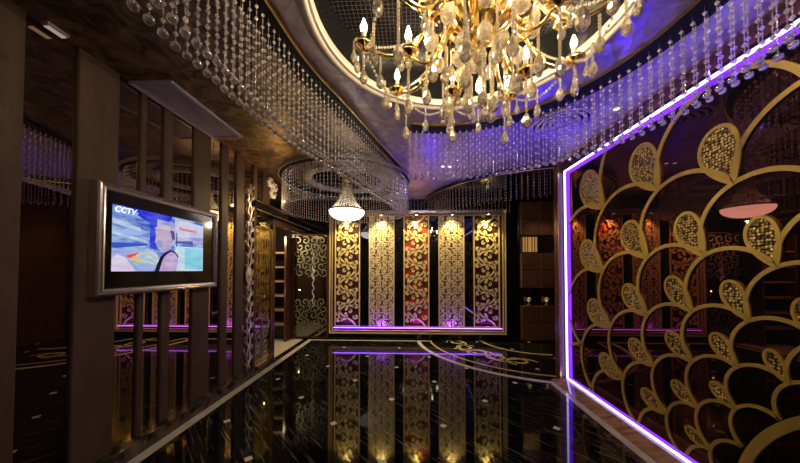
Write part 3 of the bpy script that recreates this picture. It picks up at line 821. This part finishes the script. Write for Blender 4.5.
back_f = pbr('bronze_backing', (.16, .09, .05), .4)
for i, (cx, kind) in enumerate(panels):
    fp = thing('fretwork_panel', names[i], 'decorative panel', (cx, YB - .02, .30), 'gold fretwork panels on the back wall')
    hw, zb, zt = .262, .30, 2.66
    MB().box(cx - hw, cx + hw, YB - .028, YB - .019, zb, zt).build('backing', back_red[i] or back_f, fp)
    MB().band([(cx - hw, zb), (cx + hw, zb), (cx + hw, zt), (cx - hw, zt)], .022, fxz(YB - .04), 0, .03, True).build('frame', M['fret_gold'], fp)
    b = MB(); yy = YB - .052; random.seed(20 + i)
    if kind == 'L':
        for r_ in range(8):
            z = zb + .16 + .292 * r_
            sd = 1 if r_ % 2 else -1
            s_scroll(b, cx - .005 * sd, z, .62, radians(28 * sd), sd, .047, yy)
            comma(b, cx + sd * .185, z - .045, .068, radians(200 if sd > 0 else -20), -sd, .040, yy, .8)
            comma(b, cx - sd * .185, z + .035, .062, radians(20 if sd > 0 else 160), -sd, .036, yy, .8)
            comma(b, cx - sd * .06, z + .15, .048, radians(90), sd, .032, yy, .7)
            comma(b, cx + sd * .235, z + .10, .042, radians(150 if sd > 0 else 30), sd, .030, yy, .7)
    else:
        rows_ = 17; cols = 4; pw = hw * 2 / cols; ph_ = (zt - zb) / rows_
        for c_ in range(cols):
            for r_ in range(rows_):
                x = cx - hw + pw * (c_ + .5); z = zb + ph_ * (r_ + .5); sd = 1 if (c_ + r_) % 2 else -1
                comma(b, x + random.uniform(-.01, .01), z, .058, radians(90 * random.randint(0, 3) + 20), sd, .028, yy, 1.0)
                comma(b, x + pw * .5 * sd * .7, z + ph_ * .42, .030, radians(90 * random.randint(0, 3)), -sd, .022, yy, .8)
                b.band([(x - pw * .5, z - ph_ * .5), (x - pw * .1, z - ph_ * .38), (x + pw * .5, z - ph_ * .5)], .018, fxz(yy), 0, .012)
            b.band([(cx - hw + pw * (c_ + .5) + .05 * sin(z * 24 + c_), z) for z in [zb + (zt - zb) * j / 160 for j in range(161)]], .015, fxz(yy), 0, .0115)
    # keep scrolls inside the frame
    b.v = [(min(max(x, cx - hw), cx + hw), y, min(max(z, zb), zt)) for x, y, z in b.v]
    b.build('scrollwork', M['fret_gold'] if kind == 'L' else M['fret_fine'], fp)
    sl = thing('spotlight', 'small round spotlight shining down on the ' + ['leftmost', 'second', 'middle', 'fourth', 'rightmost'][i] + ' gold panel', 'spotlight', (cx, YB - .20, 2.70), 'spotlights above the gold panels')
    MB().lathe([(.03, 2.70), (.032, 2.66), (.042, 2.645), (.036, 2.645), (.028, 2.655)], (cx, YB - .20, 0), 20).build('housing', M['silver'], sl)
    MB().lathe([(.001, 2.652), (.028, 2.652)], (cx, YB - .20, 0), 16).build('lens', emis('spot_lens_%d' % i, (1, .85, .45), 25), sl)

# leather tile column with mirrored niches in the far right corner
lc = thing('leather_tile_column', 'column of brown square leather tiles with two mirrored niches, far right corner', 'wall column', (2.68, YB, 0))
MB().box(2.28, 3.09, YB - .03, YB - .001, 0, 2.95).build('core', M['black'], lc)
for r_ in range(8):
    z = .02 + r_ * .367
    for c_ in range(2):
        x = 2.30 + c_ * .385
        if r_ in (2, 5):
            MB().box(x + .01, x + .375, YB - .05, YB - .031, z + .01, z + .357).build('niche_mirror', M['black_mirror'], lc)
        else:
            MB().cbox(x + .003, x + .382, YB - .10, YB - .031, z + .003, z + .364, .014).build('leather_tile', M['leather'], lc)
nl = thing('niche_lamp', 'small lit glass screen standing in the upper niche of the leather column', 'lamp', (2.48, YB - .09, 1.87))
mb = MB().box(2.33, 2.64, YB - .09, YB - .075, 1.87, 2.19); mb.build('glowing_pane', emis('niche_glow', (1, .5, .14), .38), nl)
mb = MB()
for x in (2.33, 2.385, 2.44, 2.53, 2.585, 2.64): mb.box(x - .008, x + .008, YB - .105, YB - .09, 1.86, 2.20)
mb.box(2.32, 2.65, YB - .105, YB - .09, 1.86, 1.875).box(2.32, 2.65, YB - .105, YB - .09, 2.185, 2.20)
mb.build('frame', M['gold'], nl)
for i, (x, col) in enumerate(((2.44, 'left'), (2.80, 'right'))):
    g = thing('candle_holder', 'small glass candle holder in the lower niche, the one on the ' + col, 'candle holder', (x, YB - .1, .85), 'candle holders in the lower niche')
    MB().lathe([(.035, .77), (.04, .78), (.012, .80), (.01, .84), (.04, .87), (.045, .92), (.04, .92), (.03, .875)], (x, YB - .13, 0), 16).build('glass', M['crystal_warm'], g)
    MB().lathe([(.001, .88), (.018, .885), (.018, .91), (.001, .925)], (x, YB - .13, 0), 10).build('flame', emis('candle_flame_' + col, (1, .7, .3), 3), g)

# ------------------------------------------------------------------- neon
nt_ = thing('neon_light', 'violet light tube framing the dark lattice wall along top, side and bottom', 'neon light', (XR, 3.87, .03))
zb, zt, ye = .045, 2.845, 3.885
MB().tube([(XR - .020, -1.4, zt), (XR - .020, ye, zt), ], .0125, 8).build('top_tube', M['neon_core'], nt_)
MB().tube([(XR - .020, ye, zt), (XR - .020, ye, zb)], .0125, 8).build('upright_tube', M['neon_core'], nt_)
MB().tube([(XR - .020, ye, zb), (XR - .020, -1.4, zb)], .0105, 8).build('bottom_tube', M['neon_core'], nt_)
MB().box(XR - .012, XR - .001, -1.4, ye, zt - .055, zt - .018).build('top_glow_strip', M['neon_edge'], nt_)
MB().box(XR - .012, XR - .001, ye - .085, ye - .02, zb, zt).build('upright_glow_strip', M['neon_edge'], nt_)
MB().box(XR - .012, XR - .001, -1.4, ye, zb + .014, zb + .030).build('bottom_glow_strip', M['neon_edge'], nt_)

# -------------------------------------------------------- peacock lattice
LC = (1.06, .02)
meas = {(0, 0): (1.901, .368), (0, 1): (1.93, .593), (0, 2): (1.912, .873), (0, 3): (1.84, 1.183), (0, 4): (1.701, 1.518),
        (1, 0): (2.089, .233), (1, 1): (2.169, .484), (1, 2): (2.205, .809), (1, 3): (2.196, 1.186), (1, 4): (2.099, 1.603), (1, 5): (1.905, 2.069),
        (2, 0): (2.272, .038), (2, 1): (2.424, .312), (2, 2): (2.54, .662), (2, 3): (2.597, 1.095), (2, 4): (2.585, 1.609), (2, 5): (2.461, 2.184),
        (3, 1): (2.718, .042), (3, 2): (2.901, .415), (3, 3): (3.064, .895), (3, 4): (3.17, 1.485), (3, 5): (3.139, 2.182),
        (4, 2): (3.386, .104), (4, 3): (3.573, .565), (-1, 1): (1.71, .641), (-1, 2): (1.664, .865)}
def cusp(i, j):
    if (i, j) in meas: return meas[(i, j)]
    r = math.exp(-.10919796 + .15317 * i + .1486 * j); th = .3875 - .18736 * i + .1963 * j
    return (LC[0] + r * cos(th), LC[1] + r * sin(th))
def circ3(a, b, c):
    d = 2 * (a[0] * (b[1] - c[1]) + b[0] * (c[1] - a[1]) + c[0] * (a[1] - b[1]))
    A, B, C_ = (p[0] ** 2 + p[1] ** 2 for p in (a, b, c))
    ux = (A * (b[1] - c[1]) + B * (c[1] - a[1]) + C_ * (a[1] - b[1])) / d; uy = (A * (c[0] - b[0]) + B * (a[0] - c[0]) + C_ * (b[0] - a[0])) / d
    return ux, uy, math.hypot(a[0] - ux, a[1] - uy)
YM0, YM1, ZM0, ZM1 = .35, 3.84, .055, 2.815
inside = lambda p: YM0 <= p[0] <= YM1 and ZM0 <= p[1] <= ZM1
def clip_runs(pts, closed=False):
    runs = []; cur = []
    for p in pts:
        if inside(p): cur.append(p)
        else:
            if len(cur) > 2: runs.append(cur)
            cur = []
    if len(cur) > 2: runs.append(cur)
    return runs
flat = lambda u, v, d: (XR - d, u, v)
lt = thing('peacock_lattice', 'gold fan shaped lattice of arches and teardrops on the dark right wall', 'lattice', (XR, 2.1, .05))
def circ_pts(cx, cy, r, a0, a1, n=40): return [(cx + r * cos(a0 + (a1 - a0) * i / n), cy + r * sin(a0 + (a1 - a0) * i / n)) for i in range(n + 1)]
b = MB()
for run in clip_runs(circ_pts(*LC, .862, -pi * .1, pi * 1.1, 90)): b.band(run, .055, flat, .002, .014)
b.build('base_arch', M['lattice_gold'], lt)
arches = 0
for i in range(-9, 9):
    for j in range(0, 16):
        kk = i + j
        if kk < 1 and not (kk == 0): pass
        if kk < 1: continue
        a, bb, c = cusp(i, j - 1), cusp(i, j), cusp(i - 1, j)
        if math.atan2(c[1] - LC[1], c[0] - LC[0]) > 2.2 or not (-.6 < math.atan2(a[1] - LC[1], a[0] - LC[0])): continue
        ux, uy, r = circ3(a, bb, c)
        a0 = math.atan2(a[1] - uy, a[0] - ux); a1 = math.atan2(c[1] - uy, c[0] - ux); am = math.atan2(bb[1] - uy, bb[0] - ux)
        # direction a -> b -> c
        def unwrap(x, ref, sg):
            while (x - ref) * sg < 0: x += 2 * pi * sg
            return x
        sg = 1
        am1 = unwrap(am, a0, 1); c1 = unwrap(a1, a0, 1)
        if am1 > c1: sg = -1
        e = unwrap(a1, a0, sg)
        pts = circ_pts(ux, uy, r, a0, e, 44)
        runs = clip_runs(pts)
        if not runs: continue
        b = MB()
        for run in runs: b.band(run, .012 + .0082 * math.hypot(bb[0] - LC[0], bb[1] - LC[1]), flat, .002, .012)
        b.build('arch', M['lattice_gold'], lt); arches += 1
for i in range(-9, 9):
    for j in range(0, 16):
        kk = i + j
        if kk < 1: continue
        P = cusp(i, j); rr = math.hypot(P[0] - LC[0], P[1] - LC[1])
        er = ((P[0] - LC[0]) / rr, (P[1] - LC[1]) / rr); et = (-er[1], er[0])
        L_ = .190 * rr if rr > 1.15 else .175 * rr; Wd = L_ * min(.68, .48 + .16 * (rr - 1.0)) 
        pts = []
        for t in range(37):
            s = t / 36; ang = s * 2 * pi
            # pear outline: tip at P, round end outwards
            y = L_ * (.5 - .5 * cos(ang)); x = Wd / 2 * sin(ang) * (sin(ang / 2) ** .9) * 1.12
            x += .10 * L_ * (y / L_) ** 2
            pts.append((P[0] + er[0] * y + et[0] * x, P[1] + er[1] * y + et[1] * x))
        if not all(inside(p) for p in pts): continue
        tf = MB().band(pts[:-1], .010 + .0065 * rr, flat, .002, .014, True).build('teardrop', M['lattice_gold'], lt)
        MB().prism(pts[:-1], flat, .003, .009).build('mesh_infill', M['mesh_gold'], tf)
print('arches', arches)

# ------------------------------------------------- ceiling fittings
dv = thing('ceiling_diffuser', 'round ringed air diffuser on the purple ceiling at the right', 'air vent', (1.55, 2.93, H))
for r in (.28, .225, .17, .115): MB().lathe([(r, H - .002), (r + .012, H - .03), (r - .022, H - .022), (r - .026, H - .004)], (1.55, 2.93, 0), 40).build('ring', M['vent'], dv)
MB().lathe([(.001, H - .024), (.06, H - .02), (.07, H - .002)], (1.55, 2.93, 0), 24).build('centre_disc', M['vent'], dv)
MB().lathe([(.001, H - .003), (.28, H - .003)], (1.55, 2.93, 0), 32).build('backing', M['black_matt'], dv)
lv = thing('linear_ceiling_vent', 'long slatted grille along the ceiling above the television', 'air vent', (-2.1, 2.7, H))
MB().band([(-2.26, 2.14), (-1.93, 2.14), (-1.93, 3.08), (-2.26, 3.08)], .03, fl, H - .03, H - .007, True).build('frame', M['vent'], lv)
mb = MB()
for i in range(9): mb.box(-2.235 + i * .035, -2.222 + i * .035, 2.15, 3.07, H - .022, H - .008)
mb.build('slats', M['vent'], lv)
ll = thing('linear_ceiling_lamp', 'small slim ceiling lamp at the top left above the mirror', 'lamp', (-2.24, 1.65, H))
MB().cbox(-2.262, -2.215, 1.59, 1.70, H - .03, H - .007, .006, 2, -1).build('housing', M['vent'], ll)
MB().box(-2.255, -2.222, 1.60, 1.69, H - .034, H - .030).build('diffuser', emis('dim_lamp', (1, .75, .6), .35), ll)
for i, (x, y, w) in enumerate(((.47, 4.12, 'left of the pair on the purple ceiling'), (.58, 4.13, 'right of the pair on the purple ceiling'), (1.95, 2.70, 'beside the round air diffuser near the lattice wall'))):
    dl = thing('downlight', 'small recessed white downlight, ' + w, 'downlight', (x, y, H), 'recessed downlights')
    MB().lathe([(.030, H - .001), (.034, H - .008), (.026, H - .010), (.024, H - .003)], (x, y, 0), 16).build('rim', M['silver'], dl)
    MB().lathe([(.001, H - .004), (.025, H - .004)], (x, y, 0), 16).build('lens', M['shade_warm'], dl)

# ------------------------------------------------------------------ lights
def point(name, loc, e, col, r=.01):
    l = bpy.data.lights.new(name, 'POINT'); l.energy = e; l.color = col; l.shadow_soft_size = r
    o = bpy.data.objects.new(name, l); COL.objects.link(o); o.location = loc; return o
def spot(name, loc, tgt, e, col, ang=60, blend=.6, r=.01):
    l = bpy.data.lights.new(name, 'SPOT'); l.energy = e; l.color = col; l.spot_size = radians(ang); l.spot_blend = blend; l.shadow_soft_size = r
    o = bpy.data.objects.new(name, l); COL.objects.link(o); o.location = loc
    o.rotation_euler = (Vector(tgt) - Vector(loc)).to_track_quat('-Z', 'Y').to_euler(); return o
WARM = (1, .77, .44)
for i, p in enumerate(lights): point('candle_light', p, 8.0, WARM)
point('chandelier_fill_light', (CX, CY, 2.50), 16, WARM)  # added point below the chandelier to brighten the ceiling and beads
point('ring_light', (*RC, 2.62), 95, (1, .88, .72))
point('ring_light_low', (*RC, 2.26), 16, (1, .88, .72))
for cx, _ in panels:
    spot('panel_fill', (cx, 5.35, 2.9), (cx, YB, 1.35), 9, (1, .78, .30), 46, .9)  # added spots without fittings, carry yellow light further down the panels
for cx, _ in panels: spot('panel_glow', (cx, YB - .14, .22), (cx, YB - .03, .60), 16, (.20, .04, 1), 130, .9); spot('panel_spot', (cx, YB - .20, 2.64), (cx, YB - .03, 1.9), 70, (1, .80, .30), 95, .9)
VIO = (.055, .008, 1.0)
for i, (x, y, z, e) in enumerate(((1.55, 3.35, 2.30, 5), (1.0, 3.55, 2.35, 4), (.3, 4.3, 2.4, 3.5), (1.72, 2.3, 2.45, 3), (1.75, 1.5, 2.5, 2.5), (1.35, 1.9, 2.75, .0))):
    if e: spot('violet_ceiling_fill', (x, y, z), (x, y, H), e * 4.2, VIO, 150, .7)  # added upward spots hung below the ceiling to tint it violet, no fittings
spot('left_violet_wash', (-1.6, 2.3, 2.1), (-1.5, 2.3, H), .8, (.25, .2, 1), 140, .8)
point('door_wash', (-1.95, 4.0, 2.45), 7, (1, .62, .22))
point('alcove_light', (-2.95, 5.0, 2.2), 70, (1, .72, .35))
point('alcove_light_low', (-2.75, 5.2, 1.0), 3, (1, .75, .4))
spot('column_light', (2.7, 5.2, 2.9), (2.7, 6.0, 1.2), 16, (1, .6, .4), 80, .6)
w = bpy.data.worlds.new('dim_world'); SC.world = w; w.use_nodes = True
w.node_tree.nodes['Background'].inputs[0].default_value = (.004, .004, .006, 1)

# ------------------------------------------------------------------ camera
cd = bpy.data.cameras.new('camera'); cam = bpy.data.objects.new('camera', cd); COL.objects.link(cam)
cd.sensor_fit = 'HORIZONTAL'; cd.sensor_width = 36; cd.lens = 12.6; cd.shift_y = .04; cd.clip_start = .02
cam.location = (0, 0, 1.5); cam.rotation_euler = (radians(90 + 1.3), 0, radians(2.25))
SC.camera = cam
SC.view_settings.view_transform = 'Standard'; SC.view_settings.look = 'None'
SC.view_settings.exposure = 0.0; SC.view_settings.gamma = 1.0; SC.view_settings.use_curve_mapping = False
